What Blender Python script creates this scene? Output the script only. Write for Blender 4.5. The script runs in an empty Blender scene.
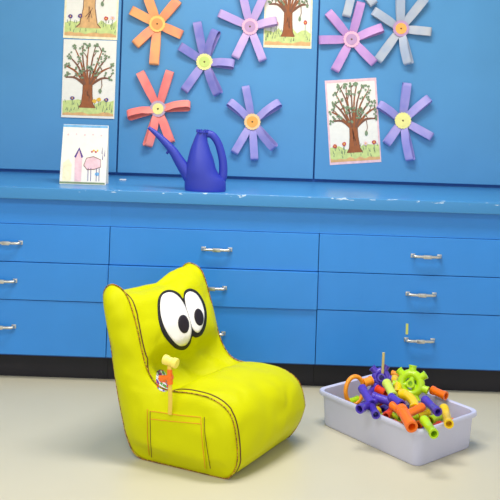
import bpy, bmesh, math, random
from mathutils import Vector, Matrix, noise
from mathutils.bvhtree import BVHTree
PI = math.pi
S = bpy.context.scene; COL = S.collection
random.seed(4)

# ------------------------------------------------------------------ camera
TH = math.radians(1.9); F = 851.0; H = 1.3; D = 3.8; PX, PY = 250.0, 97.0
def uv(px, py):
    dx, dy = px-PX, py-PY
    return dx*math.cos(TH)+dy*math.sin(TH), -dx*math.sin(TH)+dy*math.cos(TH)
def aty(px, py, y):
    u, v = uv(px, py); Y = y+D
    return Vector((u/F*Y, y, H-v/F*Y))
def atz(px, py, z):
    u, v = uv(px, py); Y = (H-z)*F/v
    return Vector((u/F*Y, Y-D, z))
cam = bpy.data.cameras.new('camera'); co = bpy.data.objects.new('camera', cam); COL.objects.link(co)
cam.sensor_width = 36; cam.lens = F/500*36; cam.shift_y = -(250-PY)/500
co.matrix_world = Matrix.Translation((0, -D, H)) @ Matrix.Rotation(PI/2, 4, 'X') @ Matrix.Rotation(TH, 4, 'Z')
S.camera = co

# ------------------------------------------------------------------ materials
def lin(c):
    return tuple((x/255/12.92 if x/255 <= .04045 else ((x/255+.055)/1.055)**2.4) for x in c)+(1,)
def mat(name, rgb, rough=.5, metal=0, spec=.5, var=0, vscale=6, bump=0, bscale=80, coat=0, sub=0, sheen=0):
    m = bpy.data.materials.new(name); m.use_nodes = True; nt = m.node_tree; b = nt.nodes['Principled BSDF']
    b.inputs['Base Color'].default_value = lin(rgb); b.inputs['Roughness'].default_value = rough
    b.inputs['Metallic'].default_value = metal; b.inputs['Specular IOR Level'].default_value = spec
    b.inputs['Coat Weight'].default_value = coat
    if sheen: b.inputs['Sheen Weight'].default_value = sheen
    if sub:
        b.inputs['Subsurface Weight'].default_value = sub; b.inputs['Subsurface Radius'].default_value = (.01, .01, .01)
    tc = nt.nodes.new('ShaderNodeTexCoord')
    if var:
        n = nt.nodes.new('ShaderNodeTexNoise'); n.inputs['Scale'].default_value = vscale; n.inputs['Detail'].default_value = 5
        nt.links.new(tc.outputs['Object'], n.inputs['Vector'])
        r = nt.nodes.new('ShaderNodeMapRange'); r.inputs[3].default_value = 1-var; r.inputs[4].default_value = 1+var
        r.inputs[1].default_value = .3; r.inputs[2].default_value = .7
        nt.links.new(n.outputs['Fac'], r.inputs[0])
        x = nt.nodes.new('ShaderNodeMix'); x.data_type = 'RGBA'; x.blend_type = 'MULTIPLY'; x.inputs[0].default_value = 1
        x.inputs[6].default_value = lin(rgb); nt.links.new(r.outputs[0], x.inputs[7]); nt.links.new(x.outputs[2], b.inputs['Base Color'])
    if bump:
        n2 = nt.nodes.new('ShaderNodeTexNoise'); n2.inputs['Scale'].default_value = bscale; n2.inputs['Detail'].default_value = 3
        nt.links.new(tc.outputs['Object'], n2.inputs['Vector'])
        bp = nt.nodes.new('ShaderNodeBump'); bp.inputs['Strength'].default_value = bump; bp.inputs['Distance'].default_value = .01
        nt.links.new(n2.outputs['Fac'], bp.inputs['Height']); nt.links.new(bp.outputs[0], b.inputs['Normal'])
    return m
BLUE = (60, 136, 212)
M = {}
M['blue_low'] = mat('blue_gloss_paint', (53, 140, 224), .35, var=.05, vscale=3, bump=.05, bscale=25)
M['blue_up'] = mat('blue_door_paint', (81, 150, 202), .38, var=.05, vscale=2.5, bump=.04, bscale=20)
M['blue_in'] = mat('blue_carcass_paint', (36, 96, 172), .55)
M['kick'] = mat('dark_toe_kick', (22, 20, 30), .6, var=.2)
M['chrome'] = mat('worn_chrome', (205, 203, 196), .28, metal=.85, var=.15, vscale=60)
M['wall'] = mat('white_wall_paint', (228, 228, 224), .8, bump=.05)
M['can'] = mat('violet_blue_plastic', (44, 58, 172), .45, sub=.0)
M['black'] = mat('black_felt', (16, 16, 18), .75)
M['pupil'] = mat('dark_pupil_felt', (26, 12, 24), .6)
M['white'] = mat('white_applique', (246, 242, 238), .55, bump=.03)
M['stitch_orange'] = mat('orange_thread', (226, 140, 20), .7)
M['stitch_dark'] = mat('dark_red_thread', (96, 50, 22), .7)
M['mallet_yellow'] = mat('pale_yellow_plastic', (255, 236, 110), .35)
M['mallet_stick'] = mat('deeper_yellow_plastic', (242, 206, 84), .4)
M['orange'] = mat('orange_plastic', (255, 118, 14), .28, coat=.2)
M['amber'] = mat('amber_orange_plastic', (255, 160, 36), .28, coat=.2)
M['red'] = mat('red_orange_plastic', (238, 66, 14), .3, coat=.2)
M['purple'] = mat('purple_plastic', (84, 62, 190), .25, coat=.2)
M['lime'] = mat('lime_plastic', (184, 226, 20), .28, coat=.2)
M['pale_lime'] = mat('pale_lime_plastic', (214, 236, 96), .3, coat=.2)
M['yellow'] = mat('yellow_plastic', (250, 208, 8), .28, coat=.2)
M['tray'] = mat('lavender_grey_plastic', (206, 208, 236), .38, var=.02)
M['wood_rod'] = mat('pale_wood', (214, 196, 130), .6)
M['sticker'] = mat('yellow_green_sticker', (210, 214, 110), .5)
M['label'] = mat('white_paper_scrap', (220, 226, 236), .6)

# floor: pale speckled vinyl
def floor_mat():
    m = mat('pale_vinyl_floor', (207, 201, 178), .42, var=.03, vscale=1.6, bump=.02, bscale=30)
    return m
M['floor'] = floor_mat()
# worktop: blue paint, chipped to white along its front edge
def worktop_mat():
    m = mat('worn_blue_worktop_paint', (66, 140, 200), .3, bump=.03, bscale=25); nt = m.node_tree; b = nt.nodes['Principled BSDF']
    tc = nt.nodes.new('ShaderNodeTexCoord'); sp = nt.nodes.new('ShaderNodeSeparateXYZ'); nt.links.new(tc.outputs['Object'], sp.inputs[0])
    n = nt.nodes.new('ShaderNodeTexNoise'); n.inputs['Scale'].default_value = 1; n.inputs['Detail'].default_value = 4; n.inputs['Roughness'].default_value = .65
    mp = nt.nodes.new('ShaderNodeMapping'); mp.inputs['Scale'].default_value = (13, 60, 60)
    nt.links.new(tc.outputs['Object'], mp.inputs[0]); nt.links.new(mp.outputs[0], n.inputs['Vector'])
    e = nt.nodes.new('ShaderNodeMapRange'); e.inputs[1].default_value = -.03; e.inputs[2].default_value = .0; e.inputs[3].default_value = -.06; e.inputs[4].default_value = .075
    nt.links.new(sp.outputs[2], e.inputs[0])
    yy = nt.nodes.new('ShaderNodeMapRange'); yy.inputs[1].default_value = .004; yy.inputs[2].default_value = .02; yy.inputs[3].default_value = .0; yy.inputs[4].default_value = -.16
    nt.links.new(sp.outputs[1], yy.inputs[0])
    a = nt.nodes.new('ShaderNodeMath'); nt.links.new(n.outputs['Fac'], a.inputs[0]); nt.links.new(e.outputs[0], a.inputs[1])
    a2 = nt.nodes.new('ShaderNodeMath'); nt.links.new(a.outputs[0], a2.inputs[0]); nt.links.new(yy.outputs[0], a2.inputs[1])
    t = nt.nodes.new('ShaderNodeMapRange'); t.inputs[1].default_value = .655; t.inputs[2].default_value = .68
    nt.links.new(a2.outputs[0], t.inputs[0])
    x = nt.nodes.new('ShaderNodeMix'); x.data_type = 'RGBA'; x.inputs[6].default_value = lin((66, 140, 200)); x.inputs[7].default_value = lin((196, 218, 238))
    nt.links.new(t.outputs[0], x.inputs[0]); nt.links.new(x.outputs[2], b.inputs['Base Color'])
    return m
M['worktop'] = worktop_mat()
# chair cloth: shiny lime-yellow nylon
def cloth_mat():
    m = mat('lime_yellow_nylon', (206, 208, 0), .5, spec=.12); nt = m.node_tree; b = nt.nodes['Principled BSDF']
    tc = nt.nodes.new('ShaderNodeTexCoord')
    n = nt.nodes.new('ShaderNodeTexNoise'); n.inputs['Scale'].default_value = 6; n.inputs['Detail'].default_value = 1.2; n.inputs['Distortion'].default_value = .9
    w = nt.nodes.new('ShaderNodeTexNoise'); w.inputs['Scale'].default_value = 420
    nt.links.new(tc.outputs['Object'], n.inputs['Vector']); nt.links.new(tc.outputs['Object'], w.inputs['Vector'])
    b1 = nt.nodes.new('ShaderNodeBump'); b1.inputs['Strength'].default_value = .75; b1.inputs['Distance'].default_value = .02
    b2 = nt.nodes.new('ShaderNodeBump'); b2.inputs['Strength'].default_value = .12; b2.inputs['Distance'].default_value = .002
    nt.links.new(n.outputs['Fac'], b1.inputs['Height']); nt.links.new(w.outputs['Fac'], b2.inputs['Height'])
    nt.links.new(b1.outputs[0], b2.inputs['Normal']); nt.links.new(b2.outputs[0], b.inputs['Normal'])
    return m
M['cloth'] = cloth_mat()
def mix_mat(name, cols, scale, rough=.6):
    m = mat(name, cols[0], rough); nt = m.node_tree; b = nt.nodes['Principled BSDF']
    tc = nt.nodes.new('ShaderNodeTexCoord'); v = nt.nodes.new('ShaderNodeTexVoronoi'); v.inputs['Scale'].default_value = scale
    nt.links.new(tc.outputs['Object'], v.inputs['Vector'])
    s = nt.nodes.new('ShaderNodeSeparateColor'); nt.links.new(v.outputs['Color'], s.inputs[0])
    r = nt.nodes.new('ShaderNodeValToRGB'); r.color_ramp.interpolation = 'CONSTANT'
    for i, c in enumerate(cols):
        e = r.color_ramp.elements[i] if i < 2 else r.color_ramp.elements.new(i/len(cols))
        e.position = i/len(cols); e.color = lin(c)
    nt.links.new(s.outputs[0], r.inputs[0]); nt.links.new(r.outputs[0], b.inputs['Base Color'])
    return m
M['piping'] = mix_mat('orange_and_brown_piping', [(196, 130, 12), (140, 84, 24), (190, 170, 10), (112, 64, 22)], 220)
M['tag'] = mix_mat('colourful_print', [(150, 30, 110), (226, 50, 40), (214, 220, 224), (70, 150, 60), (90, 60, 160)], 130)

# ------------------------------------------------------------------ helpers
def link(name, bm, mats, parent=None, smooth=False, loc=None, recalc=True):
    if recalc: bmesh.ops.recalc_face_normals(bm, faces=bm.faces)
    me = bpy.data.meshes.new(name)
    if loc is not None: bmesh.ops.translate(bm, verts=bm.verts, vec=-Vector(loc))
    bm.to_mesh(me); bm.free()
    for m in (mats if isinstance(mats, list) else [mats]): me.materials.append(m)
    if smooth:
        for p in me.polygons: p.use_smooth = True
        if smooth == 'angle':
            try: me.set_sharp_from_angle(angle=math.radians(40))
            except Exception: pass
    o = bpy.data.objects.new(name, me); COL.objects.link(o)
    if loc is not None: o.location = loc
    if parent is not None: par(o, parent)
    return o
def world_loc(o):
    p = Vector(o.location)
    while o.parent: o = o.parent; p += Vector(o.location)
    return p
def par(o, parent):
    w = Vector(o.location); o.parent = parent; o.location = w-world_loc(parent)
def empty(name, loc, label, cat, group=None):
    o = bpy.data.objects.new(name, None); COL.objects.link(o); o.location = loc; o.empty_display_size = .05
    tag(o, label, cat, group); return o
def tag(o, label, cat, group=None):
    o['label'] = label; o['category'] = cat
    if group: o['group'] = group
    return o
def struct(o): o['kind'] = 'structure'; return o
def add_box(bm, lo, hi, bev=0, seg=2, mi=0):
    r = bmesh.ops.create_cube(bm, size=1)
    for v in r['verts']:
        v.co = Vector([lo[i]+(v.co[i]+.5)*(hi[i]-lo[i]) for i in range(3)])
    fs = list({f for v in r['verts'] for f in v.link_faces})
    for f in fs: f.material_index = mi
    if bev:
        es = list({e for v in r['verts'] for e in v.link_edges})
        bmesh.ops.bevel(bm, geom=es, offset=bev, segments=seg, affect='EDGES', profile=.6)
def frame_for(t):
    t = t.normalized(); a = Vector((0, 0, 1)) if abs(t.z) < .9 else Vector((1, 0, 0))
    x = t.cross(a).normalized(); return x, t.cross(x).normalized()
def add_tube(bm, pts, rads, n=12, closed=False, mi=0, caps=True, flat=None):
    """round tube through pts; flat=(dir, factor) squashes the section along dir"""
    pts = [Vector(p) for p in pts]; N = len(pts)
    if not hasattr(rads, '__len__'): rads = [rads]*N
    rings = []; px = None
    for i, p in enumerate(pts):
        a = pts[(i-1) % N] if (closed or i) else p; b = pts[(i+1) % N] if (closed or i < N-1) else p
        t = (b-a).normalized()
        if px is None: x, y = frame_for(t)
        else:
            x = (px-t*px.dot(t)).normalized(); y = t.cross(x)
        px = x; ring = []
        for k in range(n):
            q = (x*math.cos(2*PI*k/n)+y*math.sin(2*PI*k/n))*rads[i]
            if flat: q = q-flat[0]*q.dot(flat[0])*(1-flat[1])
            ring.append(bm.verts.new(p+q))
        rings.append(ring)
    for i in range(N if closed else N-1):
        A, B = rings[i], rings[(i+1) % N]
        for k in range(n):
            f = bm.faces.new((A[k], A[(k+1) % n], B[(k+1) % n], B[k])); f.material_index = mi
    if caps and not closed:
        for r in (rings[0], rings[-1]):
            f = bm.faces.new(r); f.material_index = mi
def smooth_path(pts, sub=8, closed=False):
    pts = [Vector(p) for p in pts]; N = len(pts); out = []
    rng = range(N if closed else N-1)
    g = (lambda i: pts[i % N]) if closed else (lambda i: pts[max(0, min(N-1, i))])
    for i in rng:
        p0, p1, p2, p3 = g(i-1), g(i), g(i+1), g(i+2)
        for k in range(sub):
            t = k/sub
            out.append(.5*((2*p1)+(p2-p0)*t+(2*p0-5*p1+4*p2-p3)*t*t+(3*p1-p0-3*p2+p3)*t**3))
    if not closed: out.append(pts[-1])
    return out
def resample(pts, n, closed=True):
    pts = [Vector(p) for p in pts]
    if closed: pts = pts+[pts[0]]
    L = [0]
    for a, b in zip(pts, pts[1:]): L.append(L[-1]+(b-a).length)
    out = []; j = 0
    for k in range(n):
        d = L[-1]*k/(n if closed else n-1)
        while j < len(L)-2 and L[j+1] < d: j += 1
        out.append(pts[j].lerp(pts[j+1], (d-L[j])/max(1e-9, L[j+1]-L[j])))
    return out

# ------------------------------------------------------------------ setting
bm = bmesh.new(); add_box(bm, (-4, -5.5, -.05), (4, 1.3, 0)); struct(link('floor', bm, M['floor']))
bm = bmesh.new(); add_box(bm, (-4, 1.16, 0), (4, 1.3, 2.8)); struct(link('wall_back', bm, M['wall']))
bm = bmesh.new(); add_box(bm, (-4, -5.5, 2.8), (4, 1.3, 2.9)); struct(link('ceiling', bm, M['wall']))

# ------------------------------------------------------------------ base cabinets
XS = [-1.54, -.605, .33, 1.265]
ROWS = [(.5315, .6985), (.3625, .5285), (.117, .3595)]
def handle(xc, zc, y, parent, w=.118):
    b = bmesh.new()
    pts = [(xc-w/2, y, zc), (xc-w/2, y-.018, zc), (xc-w/2+.008, y-.026, zc), (xc-.02, y-.028, zc), (xc+.02, y-.028, zc), (xc+w/2-.008, y-.026, zc), (xc+w/2, y-.018, zc), (xc+w/2, y, zc)]
    add_tube(b, smooth_path(pts, 5), .0065, 10)
    for s in (-1, 1):
        add_box(b, (xc+s*w/2-.010, y-.004, zc-.009), (xc+s*w/2+.010, y, zc+.009), .0015)
    add_box(b, (xc-.018, y-.036, zc-.0085), (xc+.018, y-.022, zc+.0085), .003)
    return link('handle', b, M['chrome'], parent, 'angle', loc=(xc, y, zc))
cab_labels = ['blue drawer cabinet behind the left side of the lime chair, under the folded card',
              'blue drawer cabinet directly behind the lime chair, below the watering can',
              'blue drawer cabinet behind the grey tray of toys']
for ci in range(3):
    x0, x1 = XS[ci], XS[ci+1]; xm = (x0+x1)/2
    r = empty('drawer_cabinet', (xm, .3, 0), cab_labels[ci], 'cabinet', 'blue drawer cabinets under the worktop')
    b = bmesh.new(); add_box(b, (x0+.0005, .019, .108), (x1-.0005, .62, .814)); link('carcass', b, M['blue_in'], r, loc=(xm, .3, .4))
    b = bmesh.new(); add_box(b, (x0, .006, .7005), (x1, .0185, .8145)); link('top_rail', b, M['blue_low'], r, loc=(xm, .01, .75))
    b = bmesh.new(); add_box(b, (x0+.0005, .06, 0), (x1-.0005, .6, .1075)); link('toe_kick', b, M['kick'], r, loc=(xm, .3, 0))
    for ri, (z0, z1) in enumerate(ROWS):
        out = {(1, 1): .012, (1, 0): .0, (2, 1): .002, (0, 1): .004}.get((ci, ri), 0)
        b = bmesh.new(); add_box(b, (x0+.0015, -out, z0), (x1-.0015, .0185-out*.9, z1), .002)
        if out:  add_box(b, (x0+.03, .0185-out*.9, z0+.02), (x1-.03, .019, z1-.02))
        d = link('drawer', b, M['blue_low'], r, loc=(xm, 0, (z0+z1)/2))
        zc = [.617, .447, .228][ri] if ri < 2 else .238
        handle(xm+(.012 if ri == 0 else -.006), zc+(.0 if ri < 2 else .004), -out, d)
        if ci == 2 and ri == 2:
            p = aty(407, 329, -.001); b = bmesh.new(); add_box(b, (p.x-.0055, -.0015, p.z-.024), (p.x+.0055, 0, p.z+.024), .0005)
            s = link('sticker', b, M['sticker'], d, loc=(p.x, 0, p.z)); s['label'] = 'small upright yellow-green sticker'
# worktop
b = bmesh.new(); add_box(b, (XS[0]-.3, -.03, .815), (XS[3]+.3, 1.12, .868), .004, 3)
wt = link('worktop', b, M['worktop'], None, 'angle', loc=(0, -.03, .868)); tag(wt, 'long blue painted worktop with white chips along its front edge', 'worktop')

# upper cupboards
UX = [-1.70, -.681, .345, 1.37]
ulab = ['tall blue cupboard at left, hung with the two stacked tree paintings',
        'tall blue cupboard in the middle, behind the watering can spout and the orange flower',
        'tall blue cupboard at right, hung with the slightly tilted tree painting']
for i in range(3):
    x0, x1 = UX[i], UX[i+1]; xm = (x0+x1)/2
    r = empty('tall_cupboard', (xm, .8, .868), ulab[i], 'cupboard', 'tall blue cupboards standing on the worktop')
    b = bmesh.new(); add_box(b, (x0+.0005, .652, .868), (x1-.0005, 1.12, 2.6)); link('carcass', b, M['blue_in'], r, loc=(xm, .8, .868))
    b = bmesh.new(); add_box(b, (x0+.004, .63, .884), (x1-.004, .6515, 2.55), .003); link('door_panel', b, M['blue_up'], r, loc=(xm, .63, .884))
DY = .63

# ------------------------------------------------------------------ paper flowers
def petal_material(n, c1, c2):
    m = mat(n, c1, .62, bump=.03, bscale=60); nt = m.node_tree; bs = nt.nodes['Principled BSDF']
    tc = nt.nodes.new('ShaderNodeTexCoord'); nz = nt.nodes.new('ShaderNodeTexNoise'); nz.inputs['Scale'].default_value = 9; nz.inputs['Detail'].default_value = 2
    nt.links.new(tc.outputs['Object'], nz.inputs['Vector'])
    x = nt.nodes.new('ShaderNodeMix'); x.data_type = 'RGBA'; x.inputs[6].default_value = lin(c1); x.inputs[7].default_value = lin(c2)
    mr = nt.nodes.new('ShaderNodeMapRange'); mr.inputs[1].default_value = .38; mr.inputs[2].default_value = .62
    nt.links.new(nz.outputs['Fac'], mr.inputs[0]); nt.links.new(mr.outputs[0], x.inputs[0]); nt.links.new(x.outputs[2], bs.inputs['Base Color'])
    return m
PM = {
 'orange': petal_material('orange_paper', (254, 176, 110), (254, 152, 116)),
 'coral': petal_material('coral_paper', (252, 128, 122), (254, 150, 138)),
 'violet': petal_material('violet_paper', (128, 126, 200), (162, 150, 212)),
 'lilac': petal_material('lilac_paper', (190, 164, 222), (208, 178, 222)),
 'mauve': petal_material('mauve_paper', (186, 142, 206), (204, 156, 212)),
 'grey': petal_material('grey_lavender_paper', (168, 180, 200), (188, 192, 200)),
 'peri': petal_material('periwinkle_paper', (150, 146, 214), (176, 164, 222)),
}
def flower(c, tips, pm, ring, disc, label, width=.046, base=0.0):
    cp = aty(c[0], c[1], DY)
    root = empty('paper_flower', (cp.x, DY, cp.z), label, 'paper flower', 'looped paper strip flowers on the cupboard doors')
    for k, tp in enumerate(tips):
        tx, ty = tp[0], tp[1]; tw = math.radians(tp[2] if len(tp) > 2 else 0); lift = tp[3] if len(tp) > 3 else .034
        t = aty(tx, ty, DY-.02); d = Vector((t.x-cp.x, 0, t.z-cp.z)); L = d.length; d.normalize()
        o = Vector((0, -1, 0)); p = d.cross(o).normalized()
        wv = (p*math.cos(tw)+o*math.sin(tw)); ov = (o*math.cos(tw)-p*math.sin(tw))
        rr = lift/2; prof = []
        off = .0012+abs(math.sin(tw))*width/2+base+.0006*k
        prof.append((.012, .006+.0005*k))
        prof += [(L*.35, lift*.62), (L*.65, lift*.9), (L-rr*1.1, lift), (L-rr*.3, lift*.88), (L, lift*.5), (L-rr*.3, lift*.12), (L-rr*1.1, 0), (L*.6, 0), (L*.3, .0), (.012, .0)]
        path = smooth_path([(a, b_, 0) for a, b_ in prof], 5)
        b = bmesh.new(); rows = []
        n = len(path)
        for i, q in enumerate(path):
            f = min(1.0, q.x/(L*.45)); wloc = (width*.5)*(.78+.22*f)
            a = path[max(0, i-1)]; e = path[min(n-1, i+1)]; tg = (e-a).normalized(); nrm = Vector((-tg.y, tg.x, 0))
            lean = 1-math.cos(tw)*0
            def P(qx, qy, s):
                tf = min(1.0, qx/(L*.5))
                w_ = (p*math.cos(tw*tf)+o*math.sin(tw*tf)); o_ = (o*math.cos(tw*tf)-p*math.sin(tw*tf))
                return cp+d*qx+o_*qy+w_*s*wloc+o*(.0014+abs(math.sin(tw*tf))*wloc+base+.0004*k)
            rows.append([b.verts.new(P(q.x, q.y, -1)), b.verts.new(P(q.x, q.y, 1)),
                         b.verts.new(P(q.x+nrm.x*.0012, q.y+nrm.y*.0012, 1)), b.verts.new(P(q.x+nrm.x*.0012, q.y+nrm.y*.0012, -1))])
        for i in range(n-1):
            A, B = rows[i], rows[i+1]
            for j in range(4): b.faces.new((A[j], A[(j+1) % 4], B[(j+1) % 4], B[j]))
        b.faces.new(rows[0]); b.faces.new(rows[-1])
        link('petal', b, PM[pm], root, 'angle', loc=(cp.x, DY, cp.z))
    y = DY-base-.023
    b = bmesh.new(); N = 72
    rim = [[cp+Vector((math.cos(2*PI*i/N)*r_*(1+.04*math.cos(18*2*PI*i/N)), 0, math.sin(2*PI*i/N)*r_*(1+.04*math.cos(18*2*PI*i/N)))) for i in range(N)] for r_ in (.042, .042)]
    V0 = [b.verts.new((v.x, y-.003, v.z)) for v in rim[0]]; V1 = [b.verts.new((v.x, DY-base-.0065, v.z)) for v in rim[1]]
    for v, q in zip(V1, rim[1]): v.co.x = cp.x+(q.x-cp.x)*.6; v.co.z = cp.z+(q.z-cp.z)*.6
    b.faces.new(V0); b.faces.new(V1)
    for i in range(N): b.faces.new((V0[i], V0[(i+1) % N], V1[(i+1) % N], V1[i]))
    ce = link('flower_centre', b, ring, root, loc=(cp.x, y, cp.z))
    b = bmesh.new(); add_tube(b, [(cp.x, y-.003, cp.z), (cp.x, y-.0045, cp.z)], .029, 32)
    link('inner_disc', b, disc, ce, loc=(cp.x, y-.004, cp.z))
    b = bmesh.new(); add_tube(b, [(cp.x, y-.0045, cp.z), (cp.x, y-.008, cp.z)], [.005, .003], 12)
    link('brad', b, M['brad'], ce, 'angle', loc=(cp.x, y-.0045, cp.z))
M['brad'] = mat('brass_brad', (120, 100, 60), .4, metal=.6)
def pm(n, c): return mat(n, c, .6, var=.06, vscale=40)
c_orange = pm('orange_disc', (250, 160, 90)); c_pyel = pm('pale_yellow_disc', (246, 238, 150)); c_gr = pm('pale_green_disc', (206, 222, 120))
c_pink = pm('pink_disc', (226, 170, 200)); c_cream = pm('cream_scalloped_ring', (250, 210, 150)); c_pkr = pm('pale_pink_ring', (240, 184, 206))
c_grey = pm('grey_pink_ring', (196, 170, 190)); c_yel = pm('yellow_ring', (250, 206, 110)); c_or2 = pm('bright_orange_disc', (255, 176, 84)); c_mau = pm('mauve_disc', (190, 150, 190))
flower((157.7, 24.2), [(131, 10), (147, -5), (178, 0), (182, 35), (154, 65), (135, 45)], 'orange', c_yel, c_orange,
       'orange looped paper strip flower with a pale orange centre, high on the middle cupboard', .048)
flower((158.5, 108.7), [(140, 72), (170, 71), (190.5, 108, 38, .04), (171, 143), (146, 146, 25), (128.5, 118, -38, .04)], 'coral', c_grey, c_pyel,
       'coral pink looped paper strip flower with yellow centre, above the watering can spout', .043)
flower((204.7, 62), [(197, 22), (218, 31, 28), (180, 46), (234, 66, 25), (220, 94, -25), (184, 91)], 'violet', c_pyel, c_gr,
       'deep violet looped paper strip flower with pale green centre, above the watering can handle', .044)
flower((250, 27), [(219, 13), (242, -8), (265, -6), (277, 22, 15), (263, 61), (235, 58)], 'lilac', c_pkr, c_mau,
       'lilac looped paper strip flower with pink centre, overlapping the left edge of a tree painting', .042, base=.004)
flower((252.3, 121.6), [(245.5, 86), (228, 103, -25), (281, 104, 32), (276, 147, -30), (254.5, 160), (234, 153)], 'peri', c_cream, c_or2,
       'periwinkle looped paper strip flower with orange-cream centre, lowest flower right of the watering can', .040)
flower((351, 39.6), [(328, 12), (361, 2), (383, 29, 18), (319, 40), (334.5, 71), (375, 63, -10)], 'mauve', c_pkr, c_mau,
       'mauve looped paper strip flower with pink centre, just above the tilted tree painting', .044)
flower((400, 29), [(373, 11), (400, -6), (425, -2), (431, 32), (410, 64, -30), (377, 61)], 'grey', c_mau, c_or2,
       'pale grey-lavender looped paper strip flower with bright orange centre', .044, base=.006)
flower((355, -20), [(346, 17), (374, 5), (335, -45), (360, -58), (385, -38), (325, -15)], 'grey', c_mau, c_pyel,
       'pale grey-blue looped paper strip flower cut by the top edge of the photo', .042, base=.006)
flower((402, 120.4), [(407, 83), (378, 105, -15), (386, 144), (412, 160, -30), (432, 137), (430, 99, 20)], 'peri', c_pyel, c_pyel,
       'periwinkle looped paper strip flower with pale yellow centre, right of the tilted tree painting', .042, base=.002)

# ------------------------------------------------------------------ tree paintings
PAINT = [('paper', (244, 240, 228)), ('paint_bark', (160, 92, 50)), ('paint_bark_dark', (128, 84, 62)), ('paint_leaf', (126, 146, 112)), ('paint_grass', (206, 220, 140)),
         ('paint_red', (200, 70, 80)), ('paint_yellow', (240, 190, 70)), ('paint_violet', (90, 60, 140)), ('paint_pink', (240, 200, 206)), ('paint_earth', (226, 178, 120)), ('paint_cream', (250, 240, 200)), ('paint_sky', (120, 180, 224))]
PMATS = [mat(n, c, .7, var=.03 if n == 'paper' else .12, vscale=45) for n, c in PAINT]
PI_ = {n: i for i, (n, c) in enumerate(PAINT)}
def stroke(b, pts, ws, lay, T, mi):
    pts = [Vector((p[0], p[1], 0)) for p in pts]; L = []; R = []
    for i, p in enumerate(pts):
        a = pts[max(0, i-1)]; e = pts[min(len(pts)-1, i+1)]; t = (e-a).normalized(); n = Vector((-t.y, t.x, 0))
        w = ws[0]+(ws[1]-ws[0])*i/(len(pts)-1)
        L.append(b.verts.new(T(p+n*w, lay))); R.append(b.verts.new(T(p-n*w, lay)))
    for i in range(len(pts)-1):
        f = b.faces.new((L[i], L[i+1], R[i+1], R[i])); f.material_index = mi
def blob(b, x, y, rx, ry, lay, T, mi, n=10, jit=.2):
    vs = [b.verts.new(T(Vector((x+math.cos(2*PI*k/n)*rx*(1+random.uniform(-jit, jit)), y+math.sin(2*PI*k/n)*ry*(1+random.uniform(-jit, jit)), 0)), lay)) for k in range(n)]
    f = b.faces.new(vs); f.material_index = mi
def poly(b, pts, lay, T, mi):
    f = b.faces.new([b.verts.new(T(Vector((p[0], p[1], 0)), lay)) for p in pts]); f.material_index = mi
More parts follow.
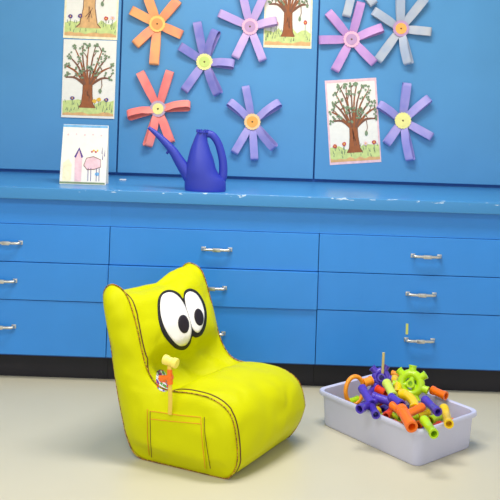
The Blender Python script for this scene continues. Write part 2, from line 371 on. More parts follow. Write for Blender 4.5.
def painting(centre_px, w, h, ang, label, seed, trunk=(.5, .42, .1, .085), tone='paint_bark', border=None, flowers=(), y=DY, name='tree_painting', fan=11):
    random.seed(seed); c = aty(centre_px[0], centre_px[1], y); ca, sa = math.cos(ang), math.sin(ang)
    def T(p, lay):
        x, z = (p.x-.5)*w, (p.y-.5)*h
        return Vector((c.x+x*ca-z*sa, y-.0010-.00025*lay, c.z+x*sa+z*ca))
    b = bmesh.new()
    cs = [(0, 0), (1, 0), (1, 1), (0, 1)]
    fr = [b.verts.new(T(Vector(q+(0,)), 0)) for q in cs]; bk = [b.verts.new(T(Vector(q+(0,)), -4)) for q in cs]
    b.faces.new(fr); b.faces.new(bk[::-1])
    for i in range(4): b.faces.new((fr[i], bk[i], bk[(i+1) % 4], fr[(i+1) % 4]))
    if border:
        e = .035
        for q in ([(e, 0), (1-e, 0), (1-e, e), (e, e)], [(e, 1-e), (1-e, 1-e), (1-e, 1), (e, 1)], [(0, 0), (e, 0), (e, 1), (0, 1)], [(1-e, 0), (1, 0), (1, 1), (1-e, 1)]):
            poly(b, q, 1, T, PI_[border])
    g = [(.02+i*.096, .2+random.uniform(-.035, .04)) for i in range(11)]
    poly(b, [(.98, .03), (.02, .03)]+g, 2, T, PI_['paint_grass'])
    poly(b, [(.98, .03), (.02, .03)]+[(.02+i*.096, .065+random.uniform(-.015, .02)) for i in range(11)], 3, T, PI_['paint_earth'])
    for k in range(26):
        x = random.uniform(.04, .96); z = random.uniform(.07, .2); stroke(b, [(x, z), (x+random.uniform(-.02, .02), z+.04)], (.008, .003), 4, T, PI_['paint_leaf'])
    tx, th, tw, ttw = trunk
    tp = [(tx-tw*1.5, .13), (tx-tw, .17), (tx-ttw, th*.7), (tx-ttw, th), (tx+ttw, th), (tx+ttw, th*.7), (tx+tw, .17), (tx+tw*1.5, .13)]
    poly(b, tp, 5, T, PI_[tone])
    for s in (-1, 1): stroke(b, [(tx+s*tw*1.4, .135), (tx+s*tw, .18), (tx+s*ttw, th*.7), (tx+s*ttw*.95, th)], (.008, .006), 6, T, PI_['paint_bark_dark'])
    for k in range(5): stroke(b, [(tx+random.uniform(-.6, .6)*ttw, .2+random.random()*.1), (tx+random.uniform(-.6, .6)*ttw, .32+random.random()*.1)], (.006, .004), 6, T, PI_['paint_bark_dark'])
    for k in range(fan):
        a = PI*(.03+.94*k/(fan-1)); Lb = .40+.08*random.random()
        sx = tx+math.cos(a)*ttw*.7; ex = tx+math.cos(a)*Lb*1.02; ez = th+.02+math.sin(a)*Lb*1.1
        mx, mz = (sx+ex)/2+random.uniform(-.03, .03), (th+ez)/2+.03; ex = max(.05, min(.95, ex)); ez = min(.94, ez)
        pts = [v[:2] for v in smooth_path([(sx, th-.02, 0), (mx, mz, 0), (ex, ez, 0)], 5)]
        stroke(b, pts, (.022, .006), 7+(k % 3), T, PI_[tone] if k % 2 else PI_['paint_bark_dark'])
        for j in range(3):
            f = pts[3+j*3]; q = (max(.05, min(.95, f[0]+random.uniform(-.09, .09))), min(.95, f[1]+random.uniform(.03, .09)))
            stroke(b, [f, ((f[0]+q[0])/2+.01, (f[1]+q[1])/2), q], (.009, .004), 10, T, PI_['paint_bark_dark'])
            for m_ in range(3):
                blob(b, max(.05, min(.95, q[0]+random.uniform(-.04, .04))), min(.95, q[1]+random.uniform(-.03, .03)), .02, .012, 11+m_, T, PI_['paint_leaf'])
        for m_ in range(3): blob(b, max(.05, min(.95, ex+random.uniform(-.04, .04))), min(.95, ez+random.uniform(-.03, .03)), .022, .014, 14+m_, T, PI_['paint_leaf'])
    hx = tx+.26; stroke(b, [(hx, th+.05), (hx+.01, th-.03), (hx-.015, th-.09)], (.008, .006), 12, T, PI_['paint_bark_dark']); blob(b, hx-.02, th-.10, .03, .03, 13, T, PI_['paint_leaf'])
    for (fx, fz, cn) in flowers:
        stroke(b, [(fx, .16), (fx, fz)], (.006, .005), 5, T, PI_['paint_leaf']); blob(b, fx, fz, .042, .024, 13, T, PI_[cn])
        blob(b, fx, fz, .014, .01, 14, T, PI_['paint_yellow'])
    o = link(name, b, PMATS, None, False, loc=(c.x, y, c.z), recalc=False)
    # faces of the paint must look at the room
    for p in o.data.polygons:
        pass
    return tag(o, label, 'painting', 'children\'s tree paintings on the cupboards')
SC = 4.43/F
painting((92, -3), 54*SC, 84*SC, -.01, 'tree painting at top left with thick pale trunk, uppermost of the two hung together', 3, (.46, .52, .16, .11), 'paint_earth', 'paint_cream', [(.3, .27, 'paint_violet'), (.78, .25, 'paint_red'), (.9, .26, 'paint_pink'), (.12, .26, 'paint_violet')], y=DY-.001)
painting((89, 79), 53*SC, 78*SC, .0, 'tree painting directly below another at left, brown trunk and yellow and violet flowers', 5, (.48, .45, .11, .09), 'paint_bark', None, [(.84, .24, 'paint_violet'), (.7, .24, 'paint_yellow'), (.2, .25, 'paint_violet'), (.62, .22, 'paint_yellow')], y=DY-.0045)
painting((288.5, 5), 48*SC, 86*SC, .005, 'tree painting cut by the top edge, lilac flower over its left side', 9, (.5, .44, .1, .085), 'paint_bark', 'paint_cream', [(.86, .3, 'paint_red'), (.15, .27, 'paint_red'), (.26, .28, 'paint_red')])
painting((353, 121.3), 51.5*SC, 84.5*SC, math.radians(5.4), 'slightly tilted tree painting with pink border under the mauve flower', 12, (.5, .45, .105, .08), 'paint_bark', 'paint_pink', [(.12, .22, 'paint_red'), (.3, .24, 'paint_red'), (.72, .23, 'paint_pink'), (.88, .24, 'paint_red')], fan=13)

# folded greeting card standing on the worktop
def folded_card():
    random.seed(2)
    br = aty(106, 185.5, .16); z0 = .8685; tr = aty(104, 125.5, .20)
    x1 = br.x; x0 = x1-.215; zt = tr.z; th = .0012
    b = bmesh.new(); yf0, yt, yb0 = .15, .20, .225
    def sheet(ya, yb):
        vs = [(x0, ya, z0), (x1, ya, z0), (x1-.004, yb, zt), (x0, yb, zt)]
        A = [b.verts.new(v) for v in vs]; s = th if ya < yb else -th
        B = [b.verts.new((v[0], v[1]-s, v[2])) for v in vs]
        b.faces.new(A); b.faces.new(B[::-1])
        for i in range(4): b.faces.new((A[i], A[(i+1) % 4], B[(i+1) % 4], B[i]))
    sheet(yf0, yt); sheet(yb0, yt)
    W_, H_ = x1-x0, zt-z0
    def T(p, lay):
        return Vector((x0+p.x*W_, yf0+(yt-yf0)*p.y-th-.0004-.0003*lay, z0+p.y*H_))
    poly(b, [(.0, .955), (.97, .955), (.97, .995), (0, .995)], 1, T, PI_['paint_sky'])
    poly(b, [(.0, .01), (.98, .01), (.98, .04), (0, .04)], 1, T, PI_['paint_leaf'])
    poly(b, [(.5, .32), (.55, .44), (.7, .47), (.86, .42), (.87, .3), (.74, .26), (.58, .25)], 2, T, PI_['paint_pink'])
    for pts in ([(.5, .32), (.55, .44), (.7, .47), (.86, .42), (.87, .3), (.74, .26), (.58, .25), (.5, .32)],):
        stroke(b, pts, (.006, .006), 3, T, PI_['paint_bark_dark'])
    for x in (.6, .66, .78, .84): stroke(b, [(x, .28), (x+.01, .06)], (.007, .006), 3, T, PI_['paint_violet'])
    for k in range(5): blob(b, .12+k*.18, .83+.01*(k % 2), .022, .015, 3, T, PI_['paint_pink'])
    for k in range(4): blob(b, .66+k*.04, .55+.02*(k % 2), .022, .018, 3, T, PI_['paint_yellow' if k % 2 else 'paint_red'])
    for x, z in ((.9, .5), (.94, .56), (.88, .6)): stroke(b, [(x, z-.08), (x, z+.03)], (.008, .003), 3, T, PI_['paint_violet'])
    poly(b, [(.32, .05), (.3, .45), (.38, .56), (.46, .45), (.46, .05)], 2, T, PI_['paint_pink']); stroke(b, [(.3, .45), (.38, .6), (.46, .45)], (.02, .02), 4, T, PI_['paint_violet'])
    poly(b, [(.06, .05), (.05, .35), (.16, .42), (.24, .33), (.24, .05)], 2, T, PI_['paint_cream'])
    blob(b, .8, .18, .05, .03, 3, T, PI_['paint_sky'], jit=.05)
    o = link('folded_card', b, PMATS, None, False, loc=(x0, .2, z0), recalc=False)
    tag(o, 'white folded card with a pink and violet drawing, standing on the worktop at left', 'card')
folded_card()
p = atz(123, 180.3, .868); b = bmesh.new(); add_box(b, (p.x-.016, p.y-.012, .8682), (p.x+.016, p.y+.012, .874), .002)
tag(link('paper_scrap', b, M['label'], None, loc=(p.x, p.y, .8682)), 'tiny white scrap lying on the worktop left of the watering can', 'scrap')

# ------------------------------------------------------------------ watering can
def watering_can():
    yc = .06
    def q(px, py, y=yc): return aty(px, py, y)
    base = q(205, 192); z0 = .8685
    root = empty('watering_can', (base.x, yc, z0), 'violet-blue plastic watering can standing on the worktop', 'watering can')
    b = bmesh.new(); N = 40
    # left/right outlines in photo terms, top to bottom
    secs = [(192, 184.5, 226), (188, 184.5, 226), (181, 184.5, 225.8), (177, 184.8, 223.5), (174, 185, 219), (168, 186, 216), (158, 188, 213.5), (150, 190, 210.5), (142, 193, 208), (136, 195.5, 207), (131.5, 197.5, 208)]
    rings = []
    for i, (py, xl, xr) in enumerate(secs):
        a, c_ = q(xl, py), q(xr, py); cx = (a.x+c_.x)/2; rx = (c_.x-a.x)/2; z = (a.z+c_.z)/2 if i else z0
        ry = min(.062, rx*.9)
        if i == 0: rx *= .97; ry *= .97
        rings.append([b.verts.new((cx+rx*math.copysign(abs(math.cos(2*PI*k/N))**.85, math.cos(2*PI*k/N)), yc+ry*math.sin(2*PI*k/N), z)) for k in range(N)])
    for A, B in zip(rings, rings[1:]):
        for k in range(N): b.faces.new((A[k], A[(k+1) % N], B[(k+1) % N], B[k]))
    b.faces.new(rings[0])
    # neck lip and hollow inside
    top = rings[-1]; c = sum((v.co for v in top), Vector())/N
    lip = [b.verts.new(c+(v.co-c)*.86+Vector((0, 0, .003))) for v in top]; deep = [b.verts.new(c+(v.co-c)*.8-Vector((0, 0, .05))) for v in top]
    for A, B in ((top, lip), (lip, deep)):
        for k in range(N): b.faces.new((A[k], A[(k+1) % N], B[(k+1) % N], B[k]))
    b.faces.new(deep)
    link('body', b, M['can'], root, 'angle', loc=(base.x, yc, z0))
    # spout
    b = bmesh.new()
    pts = [q(198, 183), q(191, 178), q(186, 171), q(180, 162), q(173, 151), q(164, 141), q(155.5, 133), q(148.5, 127.5)]
    path = smooth_path(pts, 5); n = len(path); rad = [.031*(1-t)**.95+.0065 for t in [i/(n-1) for i in range(n)]]
    add_tube(b, path, rad, 20); link('spout', b, M['can'], root, True, loc=(base.x, yc, z0))
    b = bmesh.new(); s = q(170, 150); e = q(166.5, 153.5); add_tube(b, [s, e], [.007, .006], 10); link('clip', b, M['can'], root, True, loc=(base.x, yc, z0))
    # loop handle
    b = bmesh.new()
    pts = [q(203, 137), q(206, 134), q(212, 135), q(217.5, 142), q(221, 152), q(223, 163), q(223, 174), q(221, 181), q(216, 183)]
    path = smooth_path(pts, 5); n = len(path)
    add_tube(b, path, [.0165+.006*(i/n)**2 for i in range(n)], 16, flat=(Vector((0, 1, 0)), .8)); link('handle', b, M['can'], root, True, loc=(base.x, yc, z0))
    # filler rim with small bumps
    b = bmesh.new(); zt = c.z
    for k in range(10):
        a = 2*PI*k/10; add_tube(b, [(c.x+.024*math.cos(a), yc+.024*math.sin(a), zt-.004), (c.x+.025*math.cos(a), yc+.025*math.sin(a), zt+.009)], [.007, .0045], 8)
    link('filler_rim', b, M['can'], root, 'angle', loc=(c.x, yc, zt))
watering_can()

# ------------------------------------------------------------------ bean bag chair
A_ = atz(228, 480, 0); B_ = atz(131, 457, 0); C_ = atz(297, 441, 0)
sd = (A_-B_).normalized(); Wv = C_-A_; nn = Vector((-sd.y, sd.x, 0))
prof = [(.10, .0), (.045, .005), (.008, .025), (-.020, .075), (-.036, .125), (-.055, .19), (-.076, .28), (-.098, .385), (-.120, .47), (-.136, .545), (-.132, .583), (-.108, .603),
        (-.078, .600), (-.050, .583), (-.026, .545), (.002, .475), (.026, .395), (.048, .335), (.078, .29), (.115, .267), (.17, .262), (.235, .267), (.30, .264), (.352, .247), (.388, .215), (.407, .155),
        (.415, .075), (.398, .022), (.365, .001), (.30, .0), (.17, .0)]
NP = 150; ring0 = resample(smooth_path([(a, c, 0) for a, c in prof], 6, True), NP)
# outward normals of the profile
def prof_n(i):
    t = (ring0[(i+1) % NP]-ring0[(i-1) % NP]).normalized(); return Vector((-t.y, t.x, 0))
cen = sum(ring0, Vector())/NP
nrm0 = [prof_n(i) for i in range(NP)]
area = sum(ring0[i].x*ring0[(i+1) % NP].y-ring0[(i+1) % NP].x*ring0[i].y for i in range(NP))
if area > 0: nrm0 = [-n for n in nrm0]
def bulge(i):
    s, z = ring0[i].x, ring0[i].y
    if z < .015: return 0
    if z > .572: return -.036                         # sagging top between the two ears
    if z < .05 and s > .3: return .004
    if s > .28: return .030      # puffed front
    if s > .16 and z > .2: return .030
    if s > .03 and z > .235 and z < .35: return -.050
    if s > -.06 and z > .35: return .046 if z < .47 else .026
    return .015
bl = [bulge(i) for i in range(NP)]
for _ in range(4): bl = [(bl[i-1]+bl[i]+bl[(i+1) % NP])/3 for i in range(NP)]
def cpos(s, z, t, extra=0):
    if z > .5 and t > .6: z += .030*min(1, (z-.5)/.08)*min(1, (t-.6)/.18)*(1-.4*max(0, (t-.88)/.12))
    if s > .3 and z < .14: s -= (.14-z)/.14*(s-.3)/.12*.055*t    # t across the chair, 0 near side .. 1 far side
    return B_+sd*s+Wv*t-nn*extra+Vector((0, 0, z))
bm = bmesh.new(); NT = 44; stations = []
for j in range(NT+1):
    t = j/NT; k = (4*t*(1-t)); kk = k**.55; ring = []
    for i in range(NP):
        q = ring0[i]+nrm0[i]*(bl[i]*kk)
        fold = 0
        w = cpos(q.x, q.y, t)
        if ring0[i].y > .02:
            dd = noise.noise(w*8.0)*.009+noise.noise(w*20.0)*.003
            # pinched folds in the crook between seat and back
            cr = math.exp(-(((ring0[i].x-.07)/.06)**2+((ring0[i].y-.32)/.07)**2))
            dd += cr*.009*math.sin(t*19+ring0[i].y*40)+.004*math.sin(26*(t*.5+ring0[i].y)+4*noise.noise(w*4))*math.exp(-((ring0[i].y-.36)/.07)**2)
            w += (sd*nrm0[i].x+Vector((0, 0, nrm0[i].y)))*dd*min(1, k*3+.1)
            w.z = max(w.z, .0005)
        ring.append(bm.verts.new(w))
    stations.append(ring)
for A, B in zip(stations, stations[1:]):
    for i in range(NP): bm.faces.new((A[i], A[(i+1) % NP], B[(i+1) % NP], B[i]))
skel = smooth_path([(-.085, .53, 0), (-.045, .40, 0), (.0, .26, 0), (.08, .145, 0), (.2, .125, 0), (.31, .13, 0)], 8)
def near_skel(p):
    best = None
    for a, b_ in zip(skel, skel[1:]):
        ab = b_-a; t = max(0, min(1, (p-a).dot(ab)/ab.length_squared)); c = a+ab*t; d_ = (c-p).length
        if best is None or d_ < best[0]: best = (d_, c)
    return best[1]
sk = [near_skel(p) for p in ring0]
for _ in range(30): sk = [(sk[i-1]+sk[i]*2+sk[(i+1) % NP])/4 for i in range(NP)]
sk = [near_skel(p) for p in sk]
def side(tt, sgn, base):
    prev = base; last = None
    KR = 14
    for j in range(1, KR+1):
        k = 1-1.012*j/KR; ring = []
        for i in range(NP):
            q = sk[i].lerp(ring0[i], k); kc = max(k, 0); h = .045*(1-kc**2.2)**.8
            h *= min(1.0, .25+q.y/.10) if q.y < .10 else 1
            w = cpos(q.x, q.y, tt, sgn*h)
            e = (noise.noise(w*7)*.016+noise.noise(w*17+Vector((5, 1, 2)))*.005)*(1-kc)**.5
            # diagonal pull folds
            e += .006*math.sin(34*(q.x*.5+q.y)+3*noise.noise(w*5))*(1-kc**4)*math.exp(-((q.y-.37)/.12)**2)
            w -= nn*sgn*e
            w.z = max(w.z, .001)
            ring.append(bm.verts.new(w))
        for i in range(NP): bm.faces.new((prev[i], prev[(i+1) % NP], ring[(i+1) % NP], ring[i]))
        prev = ring
    # close the slit left along the skeleton
    return prev
e1 = side(0, 1, stations[0]); e2 = side(1, -1, stations[-1])
for e in (e1, e2):
    bmesh.ops.contextual_create(bm, geom=[ed for v in e for ed in v.link_edges if ed.other_vert(v) in set(e)]) if False else None
bmesh.ops.remove_doubles(bm, verts=bm.verts, dist=.0006)
bmesh.ops.recalc_face_normals(bm, faces=bm.faces)
bvh = BVHTree.FromBMesh(bm)
origin = Vector((0, -D, H))
croot = empty('bean_bag_chair', (B_+sd*.2+Wv*.5)[:], 'lime-yellow bean bag chair with big cartoon eyes standing on the floor', 'chair')
cbase = Vector(croot.location)
link('body', bm, M['cloth'], croot, True, loc=cbase)
def hit(px, py):
    d = (aty(px, py, 0)-origin).normalized(); r = bvh.ray_cast(origin, d)
    if r[0] is None: return None
    n = r[1]
    if n.dot(d) > 0: n = -n
    return r[0], n
def patch(outline, off, depth=.003, nt=72, nr=9):
    pts = resample([Vector((x, y, 0)) for x, y in outline] if len(outline) > 30 else smooth_path([(x, y, 0) for x, y in outline], 8, True), nt)
    c = sum(pts, Vector())/nt; b = bmesh.new(); rings = []
    h = hit(c.x, c.y); cv = b.verts.new(h[0]+h[1]*off)
    for j in range(1, nr+1):
        ring = []
        for p in pts:
            q = c.lerp(p, j/nr); h = hit(q.x, q.y) or h; ring.append(b.verts.new(h[0]+h[1]*(off if j < nr else off*.9)))
        rings.append(ring)
    low = []
    for p in pts:
        h = hit(p.x, p.y) or h; low.append(b.verts.new(h[0]+h[1]*max(-.001, off-depth)))
    rings.append(low)
    for i in range(nt): b.faces.new((cv, rings[0][i], rings[0][(i+1) % nt]))
    for A, B in zip(rings, rings[1:]):
        for i in range(nt): b.faces.new((A[i], A[(i+1) % nt], B[(i+1) % nt], B[i]))
    return b
def cr(pts, ox, oy, s): return [(ox+x*s, oy+y*s) for x, y in pts]
bo = cr([(78, 150), (92, 95), (130, 68), (175, 68), (212, 88), (237, 118), (246, 72), (280, 54), (325, 75), (362, 130), (382, 200), (378, 280), (352, 340), (315, 358), (292, 352), (280, 395), (245, 432), (195, 428), (150, 390), (108, 330), (84, 250)], 145, 280, .16)
link('eye_outline', patch(bo, .0032, .004, 120, 12), M['black'], croot, True, loc=cbase)['label'] = 'black outline round both eyes'
lw = cr([(92, 150), (102, 105), (132, 84), (170, 84), (205, 105), (235, 145), (256, 190), (276, 250), (286, 310), (276, 365), (248, 402), (205, 404), (158, 362), (118, 295), (96, 220)], 145, 280, .16)
rw = cr([(246, 112), (256, 84), (284, 74), (320, 94), (348, 140), (365, 200), (362, 260), (345, 310), (322, 328), (300, 312), (288, 285), (272, 225), (254, 170)], 145, 280, .16)
for e_, pu, rx, ry in ((lw, (235, 277), 34, 56), (rw, (330, 235), 28, 52)):
    o = link('eye', patch(e_, .0052, .003, 96, 10), M['white'], croot, True, loc=cbase)
    ax = math.radians(-8); pts = [(pu[0]+math.cos(a)*rx*math.cos(ax)-math.sin(a)*ry*math.sin(ax), pu[1]+math.cos(a)*rx*math.sin(ax)+math.sin(a)*ry*math.cos(ax)) for a in [2*PI*k/24 for k in range(24)]]
    link('pupil', patch(cr(pts, 145, 280, .16), .0072, .003, 48, 5), M['pupil'], o, True, loc=cbase)
# piping along both side seams
def seam_ring(tt, rad, inset=0, lo=0, hi=NP):
    sg = 1 if tt < .5 else -1; pts = []
    for i in range(lo, hi):
        i = i % NP
        q = ring0[i]+nrm0[i]*(.002-inset); pts.append(cpos(q.x, max(.003, q.y), tt, sg*(.001 if not inset else .006)))
    return pts
for tt in (0, 1):
    b = bmesh.new(); add_tube(b, seam_ring(tt, .003), .0020, 8, True); link('piping', b, M['piping'], croot, True, loc=cbase)
b = bmesh.new()
topi = min(range(NP), key=lambda i: (ring0[i]-Vector((-.078, .6, 0))).length); endi = min(range(NP), key=lambda i: (ring0[i]-Vector((.40, .01, 0))).length)
seg = list(range(topi, endi)) if topi < endi else list(range(endi, topi))
pts = []
for i in seg:
    q = ring0[i]+nrm0[i]*.0; base_ = cpos(q.x, q.y, .034)
    h = bvh.find_nearest(base_); n_ = h[1]
    pts.append(h[0]+n_*.0005)
add_tube(b, pts, .0022, 6); link('stitching', b, M['stitch_dark'], croot, True, loc=cbase)['label'] = 'dark red stitching beside the front seam'
# pocket
pk = [(149.5, 409.5), (160, 411), (172, 412.5), (187, 414.5), (202.5, 416), (203.5, 430), (205, 448), (207, 469), (192, 467), (178, 464.5), (164, 461), (151.5, 457), (150.5, 440), (150, 425)]
def dense(poly_, n=14):
    out = []
    for a, b_ in zip(poly_, poly_[1:]+poly_[:1]):
        for k in range(4): out.append((a[0]+(b_[0]-a[0])*k/4, a[1]+(b_[1]-a[1])*k/4))
    return out
pocket = link('pocket', patch(dense(pk), .006, .006, 120, 14), M['cloth'], croot, 'angle', loc=cbase)
def stitch(px_pts, off=.0066, rad=.0011, m='stitch_orange', parent=pocket):
    b = bmesh.new(); path = smooth_path([(x, y, 0) for x, y in px_pts], 8); pts = []
    for q in path:
        h = hit(q.x, q.y)
        if h: pts.append(h[0]+h[1]*off)
    add_tube(b, pts, rad, 6); return link('stitching', b, M[m], parent, True, loc=cbase)
stitch([(150.5, 411), (160, 412.3), (172, 414), (187, 416), (201.5, 417.4)]); stitch([(150.5, 418.5), (160, 419.5), (172, 421), (187, 422.5), (202, 424)])
stitch([(147.5, 409), (147.5, 425), (148, 440), (149.5, 455)], .002); stitch([(150.8, 411), (151, 425), (151.5, 440), (152.5, 456)], m='stitch_dark')
stitch([(201.6, 417.5), (202.3, 432), (204, 450), (206, 467)]); stitch([(204.5, 417), (205, 432), (207.5, 450), (210.5, 468)], .002, m='stitch_dark')
# coloured woven tag sewn in the crook of the seam
link('fabric_tag', patch([(157, 372), (160, 369.5), (163.5, 371), (166.5, 376), (168, 384), (167, 391), (162, 391.5), (157.5, 388), (156, 380)], .0022, .003, 40, 6), M['tag'], croot, True, loc=cbase)['label'] = 'small printed tag in purple, red and white'
# row of tiny stitches hanging near the seat rim is part of the seam; far seam stitching shows orange beside the blue drawers

# toy mallet standing in the pocket
def onn(px, py, out):          # point on the vertical plane 'out' metres in front of the near side
    O = B_-nn*out; d = aty(px, py, 0)-origin; t = (O-origin).dot(nn)/d.dot(nn); return origin+d*t
out = .058
h0 = hit(171.2, 424); foot = hit(171.1, 413.5)[0]+hit(171.1, 413.5)[1]*.011
top = onn(169.4, 362, out)
mroot = empty('toy_mallet', onn(171, 415, out)[:], 'yellow toy mallet with orange collar sticking out of the chair pocket', 'toy mallet')
b = bmesh.new(); h1 = hit(171, 412); add_tube(b, [foot, onn(170.4, 400, out), onn(169.8, 380, out), top], [.0078, .0078, .0078, .008], 14, flat=(nn, .6)); link('mallet_handle', b, M['mallet_stick'], mroot, 'angle', loc=Vector(mroot.location))
b = bmesh.new(); a_, c_ = onn(163.8, 359.0, out), onn(177.2, 363.8, out); dv = (c_-a_)
add_tube(b, [a_, a_+dv*.04, a_+dv*.3, a_+dv*.36, a_+dv*.64, a_+dv*.7, a_+dv*.96, c_], [.0145, .0165, .0165, .014, .014, .017, .0175, .0155], 22)
link('mallet_head', b, M['mallet_yellow'], mroot, 'angle', loc=Vector(mroot.location))
b = bmesh.new(); a_, c_ = onn(160, 378.5, out-.0), onn(172.5, 377, out+.002)
add_tube(b, [a_, a_.lerp(c_, .5), c_], [.010, .009, .008], 14); add_tube(b, [onn(169.7, 369.5, out), onn(170.1, 384, out)], [.0092, .0105], 14)
link('mallet_collar', b, M['orange'], mroot, 'angle', loc=Vector(mroot.location))['label'] = 'orange collar'

# ------------------------------------------------------------------ grey tray
LA = math.radians(-51); ld = Vector((math.cos(LA), math.sin(LA), 0)); wd = Vector((math.cos(LA+PI/2), math.sin(LA+PI/2), 0))
TR = Vector((.302, -.388, 0)); TL, TW, TH_ = .53, .36, .14
tc_ = TR+ld*TL/2+wd*TW/2
def rrect(hl, hw, r, z, n=8):
    out = []
    for (sx, sy, a0) in ((1, 1, 0), (-1, 1, PI/2), (-1, -1, PI), (1, -1, 1.5*PI)):
        for k in range(n+1):
            a = a0+PI/2*k/n; out.append(tc_+ld*(sx*(hl-r)+math.cos(a)*r)+wd*(sy*(hw-r)+math.sin(a)*r)+Vector((0, 0, z)))
    return out
b = bmesh.new()
levels = [rrect(TL/2-.024, TW/2-.024, .03, .0005), rrect(TL/2-.019, TW/2-.019, .035, .008), rrect(TL/2-.012, TW/2-.012, .036, .118), rrect(TL/2-.011, TW/2-.011, .036, .120),
          rrect(TL/2-.002, TW/2-.002, .038, .122), rrect(TL/2, TW/2, .038, .126), rrect(TL/2, TW/2, .038, .136), rrect(TL/2-.002, TW/2-.002, .038, .14), rrect(TL/2-.010, TW/2-.010, .036, .14),
          rrect(TL/2-.0145, TW/2-.0145, .036, .136), rrect(TL/2-.022, TW/2-.022, .035, .010), rrect(TL/2-.028, TW/2-.028, .03, .0045)]
R = [[b.verts.new(p) for p in lv] for lv in levels]; n = len(R[0])
for A, B in zip(R, R[1:]):
    for k in range(n): b.faces.new((A[k], A[(k+1) % n], B[(k+1) % n], B[k]))
b.faces.new(R[0]); b.faces.new(R[-1])
tray = link('storage_tray', b, M['tray'], None, 'angle', loc=tc_); tag(tray, 'pale grey plastic tray full of colourful pipe toys on the floor', 'tray')

# ------------------------------------------------------------------ pipe toys
def hollow(b, p0, p1, ro=.014, ri=.010, collar=(1, 1), n=20, depth=.035):
    """one pipe arm: open, collared ends"""
    p0, p1 = Vector(p0), Vector(p1); d = (p1-p0); L = d.length; d.normalize()
    x, y = frame_for(d); st = []
    dp = min(depth, L*.45)
    if collar[0]: st += [(dp, ri), (0, ri), (0, ro*1.12), (L*.16, ro*1.12), (L*.18, ro)]
    else: st += [(0, 0), (0, ro)]
    if collar[1]: st += [(L*.82, ro), (L*.84, ro*1.12), (L, ro*1.12), (L, ri), (L-dp, ri)]
    else: st += [(L, ro), (L, 0)]
    rings = [[b.verts.new(p0+d*a+(x*math.cos(2*PI*k/n)+y*math.sin(2*PI*k/n))*max(r, .0003)) for k in range(n)] for a, r in st]
    for A, B in zip(rings, rings[1:]):
        for k in range(n): b.faces.new((A[k], A[(k+1) % n], B[(k+1) % n], B[k]))
    b.faces.new(rings[0]); b.faces.new(rings[-1])
def bend(b, pts, r, n=16):
    path = smooth_path(pts, 8); m = len(path)
    rad = [r*1.18 if (i < m*.18 or i > m*.82) else r for i in range(m)]
    add_tube(b, path, rad, n, caps=False)
    # inner bore at both ends
    for a, c in ((path[0], path[2]), (path[-1], path[-3])):
        d = (c-a).normalized(); x, y = frame_for(d)
        rr = [[b.verts.new(a+d*h+(x*math.cos(2*PI*k/n)+y*math.sin(2*PI*k/n))*q) for k in range(n)] for h, q in ((0, r*1.18), (0, r*.8), (.02, r*.78))]
        for A, B in zip(rr, rr[1:]):
            for k in range(n): b.faces.new((A[k], A[(k+1) % n], B[(k+1) % n], B[k]))
        b.faces.new(rr[-1])
P = lambda x, y, z: atz(x, y, z)
G = 'plastic pipe building toys in the grey tray'
def toy(name, b, m, label, cat='toy', group=G):
    c = sum((v.co for v in b.verts), Vector())/len(b.verts)
    return tag(link(name, b, M[m], None, 'angle', loc=c), label, cat, group)
# orange ring
b = bmesh.new(); c = P(354.5, 390, .150); up = Vector((0, .1, 1)).normalized(); rt = Vector((.92, .38, 0)).normalized()
add_tube(b, [c+rt*(.040*math.cos(a))+up*(.052*math.sin(a)) for a in [2*PI*k/40 for k in range(40)]], .0088, 14, True)
hollow(b, c+rt*.040+up*.022, c+rt*.078+up*.030, .017, .012)
toy('toy_ring', b, 'amber', 'orange ring toy with a short stub, standing at the left end of the tray')
# purple T resting on the near rim
b = bmesh.new(); hollow(b, P(362, 388, .185), P(371.5, 404, .158), .0155, .011); toy('pipe_connector', b, 'purple', 'straight purple pipe leaning beside the orange ring')
b = bmesh.new(); hollow(b, P(359.5, 409, .158), P(379, 400, .148), .0155, .012, (1, 0)); hollow(b, P(370, 403, .15), P(376, 415, .145), .0145, .011, (0, 1))
toy('pipe_connector', b, 'purple', 'purple tee pipe with an open end hanging over the front rim of the tray')
b = bmesh.new(); hollow(b, P(373, 396.5, .165), P(391, 402, .16), .0165, .012); toy('pipe_connector', b, 'purple', 'purple pipe lying across the middle of the toy pile')
# purple hub at the back
b = bmesh.new(); c = P(381, 377, .185); f = Vector((-.1, -.95, .25)).normalized(); x, y = frame_for(f)
add_tube(b, [c+(x*math.cos(a)+y*math.sin(a))*.024 for a in [2*PI*k/28 for k in range(28)]], .0135, 12, True)
hollow(b, c-f*.02, c+f*.038, .0145, .010)
for k in range(5):
    a = 2*PI*k/5+.5; dv = x*math.cos(a)+y*math.sin(a); hollow(b, c+dv*.024, c+dv*.052, .0135, .0095, (0, 1))
toy('spoked_connector', b, 'purple', 'purple spoked hub topmost at the back of the toy pile')
b = bmesh.new(); hollow(b, P(378, 384, .155), P(368, 396, .135), .0145, .010); toy('pipe_connector', b, 'purple', 'dark purple pipe slanting down below the purple hub')
b = bmesh.new(); q = P(384.6, 372, .225); add_tube(b, [q+Vector((0, .05, -.03)), q+Vector((.002, .05, .062))], .0055, 10); toy('wooden_rod', b, 'wood_rod', 'thin pale wooden rod poking up behind the purple hub', 'rod', None)
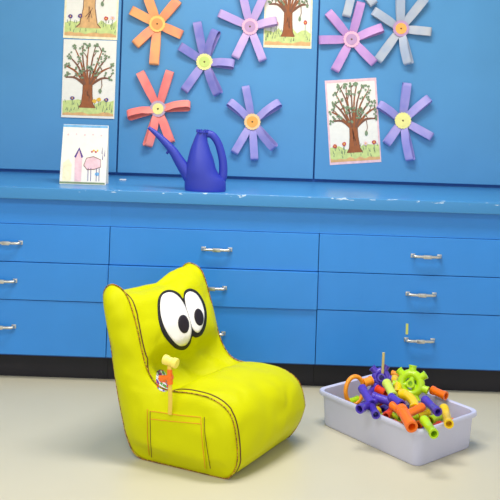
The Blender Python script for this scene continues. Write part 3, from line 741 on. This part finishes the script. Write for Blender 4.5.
# lime pieces
b = bmesh.new(); hollow(b, P(386.5, 383, .195), P(393.5, 396.5, .175), .0165, .012); toy('pipe_connector', b, 'pale_lime', 'short pale lime pipe in front of the purple hub')
b = bmesh.new(); c = P(411, 383.5, .19); f = Vector((-.35, -.9, .3)).normalized(); x, y = frame_for(f)
add_tube(b, [c+(x*math.cos(a)+y*math.sin(a))*.038 for a in [2*PI*k/36 for k in range(36)]], .0165, 12, True)
hollow(b, c-f*.018, c+f*.018, .015, .009)
for k in range(3):
    a = 2*PI*k/3+.35; dv = x*math.cos(a)+y*math.sin(a); add_tube(b, [c+dv*.012, c+dv*.04], .0125, 10)
for k in range(7):
    a = 2*PI*k/7+.2; dv = x*math.cos(a)+y*math.sin(a); hollow(b, c+dv*.040, c+dv*.070, .0145, .0105, (0, 1))
toy('spoked_connector', b, 'lime', 'large lime green spoked wheel with stubs, at the back right of the tray')
b = bmesh.new(); bend(b, [P(394.5, 379, .18), P(398, 386, .178), P(397, 394, .17)], .015); toy('pipe_connector', b, 'yellow', 'yellow curved pipe between the pale lime pipe and the lime wheel')
b = bmesh.new(); hollow(b, P(392, 373.5, .165), P(402, 375.5, .165), .0125, .009); toy('pipe_connector', b, 'amber', 'small orange pipe tucked left of the lime wheel')
# yellow and orange right
b = bmesh.new(); bend(b, [P(402, 394, .178), P(409, 397, .182), P(414, 403, .176), P(415, 409, .168)], .0175); toy('pipe_connector', b, 'yellow', 'bright yellow elbow pipe below the lime wheel')
b = bmesh.new(); hollow(b, P(401, 409, .178), P(412, 427, .155), .020, .014); hollow(b, P(405, 415, .172), P(392, 405, .176), .0125, .009, (0, 1)); hollow(b, P(406, 415, .17), P(422, 407, .172), .0145, .010, (0, 1))
toy('pipe_connector', b, 'orange', 'large orange branching pipe near the front rim')
b = bmesh.new(); hollow(b, P(391, 397, .19), P(402, 404.5, .188), .0145, .011); toy('pipe_connector', b, 'purple', 'short purple pipe lying on top of the orange branching pipe')
b = bmesh.new(); hollow(b, P(377, 389, .155), P(386, 393.5, .15), .0155, .011); toy('pipe_connector', b, 'red', 'red-orange pipe behind the crossing purple pipes')
b = bmesh.new(); hollow(b, P(386, 416, .135), P(393, 409.5, .135), .0135, .010); toy('pipe_connector', b, 'red', 'red-orange pipe near the front rim, left of the large orange pipe')
b = bmesh.new(); hollow(b, P(390, 413, .130), P(400, 418.5, .130), .0105, .0075); toy('pipe_connector', b, 'lime', 'lime green pipe just inside the front rim')
b = bmesh.new(); hollow(b, P(349, 402, .105), P(358, 399, .11), .013, .009); toy('pipe_connector', b, 'lime', 'yellow-green pipe lying inside the orange ring')
# right end of the tray
ends = [((425, 400, .17), (438, 412, .165), 'purple', 'purple pipe toward the right end of the tray'), ((432, 390, .165), (446, 396, .16), 'orange', 'orange pipe at the back of the tray right of the lime wheel'),
        ((424, 420, .16), (434, 434, .155), 'lime', 'lime pipe near the front rim, right of the large orange pipe'), ((444, 408, .155), (449, 424, .15), 'yellow', 'yellow pipe toward the right end of the tray')]
for a, c, m_, lb in ends:
    b = bmesh.new(); hollow(b, P(*a), P(*c), .0155, .011); toy('pipe_connector', b, m_, lb)
# buried layer that fills the tray
random.seed(11); cols = ['orange', 'purple', 'lime', 'red', 'yellow']
for i in range(7):
    for j in range(4):
        base = TR+ld*(.062+i*.062)+wd*(.062+j*.075)
        for lay in range(2):
            a = random.uniform(-.25, .25)+(PI/2 if lay else 0)*0; d = (wd*math.cos(a)+ld*math.sin(a)); z = .024+lay*.046+(.0 if (i+j) % 2 else .004)
            if lay and i == 0: continue
            b = bmesh.new(); hollow(b, base-d*.030+Vector((0, 0, z)), base+d*.030+Vector((0, 0, z+.004)), .0165, .012)
            c0 = cols[(i*3+j*2+lay) % 5]
            toy('pipe_connector', b, c0, {'orange': 'orange', 'purple': 'purple', 'lime': 'lime', 'red': 'red-orange', 'yellow': 'yellow'}[c0]+' short pipe buried under the other toys in the tray', group='%s pipes buried in the tray' % {'orange': 'orange', 'purple': 'purple', 'lime': 'lime', 'red': 'red-orange', 'yellow': 'yellow'}[c0])

# ------------------------------------------------------------------ light
def area(name, loc, rot, sx, sy, e, col=(1, 1, 1)):
    l = bpy.data.lights.new(name, 'AREA'); l.shape = 'RECTANGLE'; l.size = sx; l.size_y = sy; l.energy = e; l.color = col
    o = bpy.data.objects.new(name, l); COL.objects.link(o); o.location = loc; o.rotation_euler = rot
area('ceiling_lamp', (.2, -.8, 2.75), (0, 0, 0), 1.3, .5, 50, (1, .97, .93))
area('ceiling_lamp', (-1.0, -2.6, 2.75), (0, 0, 0), 1.3, .5, 46, (1, .97, .93))
area('front_fill', (.5, -5.2, 1.6), (math.radians(88), 0, 0), 4.5, 2.2, 26, (.95, .98, 1))  # added broad fill from behind the camera, no actual window there
w = bpy.data.worlds.new('world'); S.world = w; w.use_nodes = True
w.node_tree.nodes['Background'].inputs[0].default_value = (.95, .97, 1, 1); w.node_tree.nodes['Background'].inputs[1].default_value = .64
S.view_settings.view_transform = 'Standard'; S.view_settings.look = 'None'; S.view_settings.gamma = 1; S.view_settings.exposure = 0; S.view_settings.use_curve_mapping = False
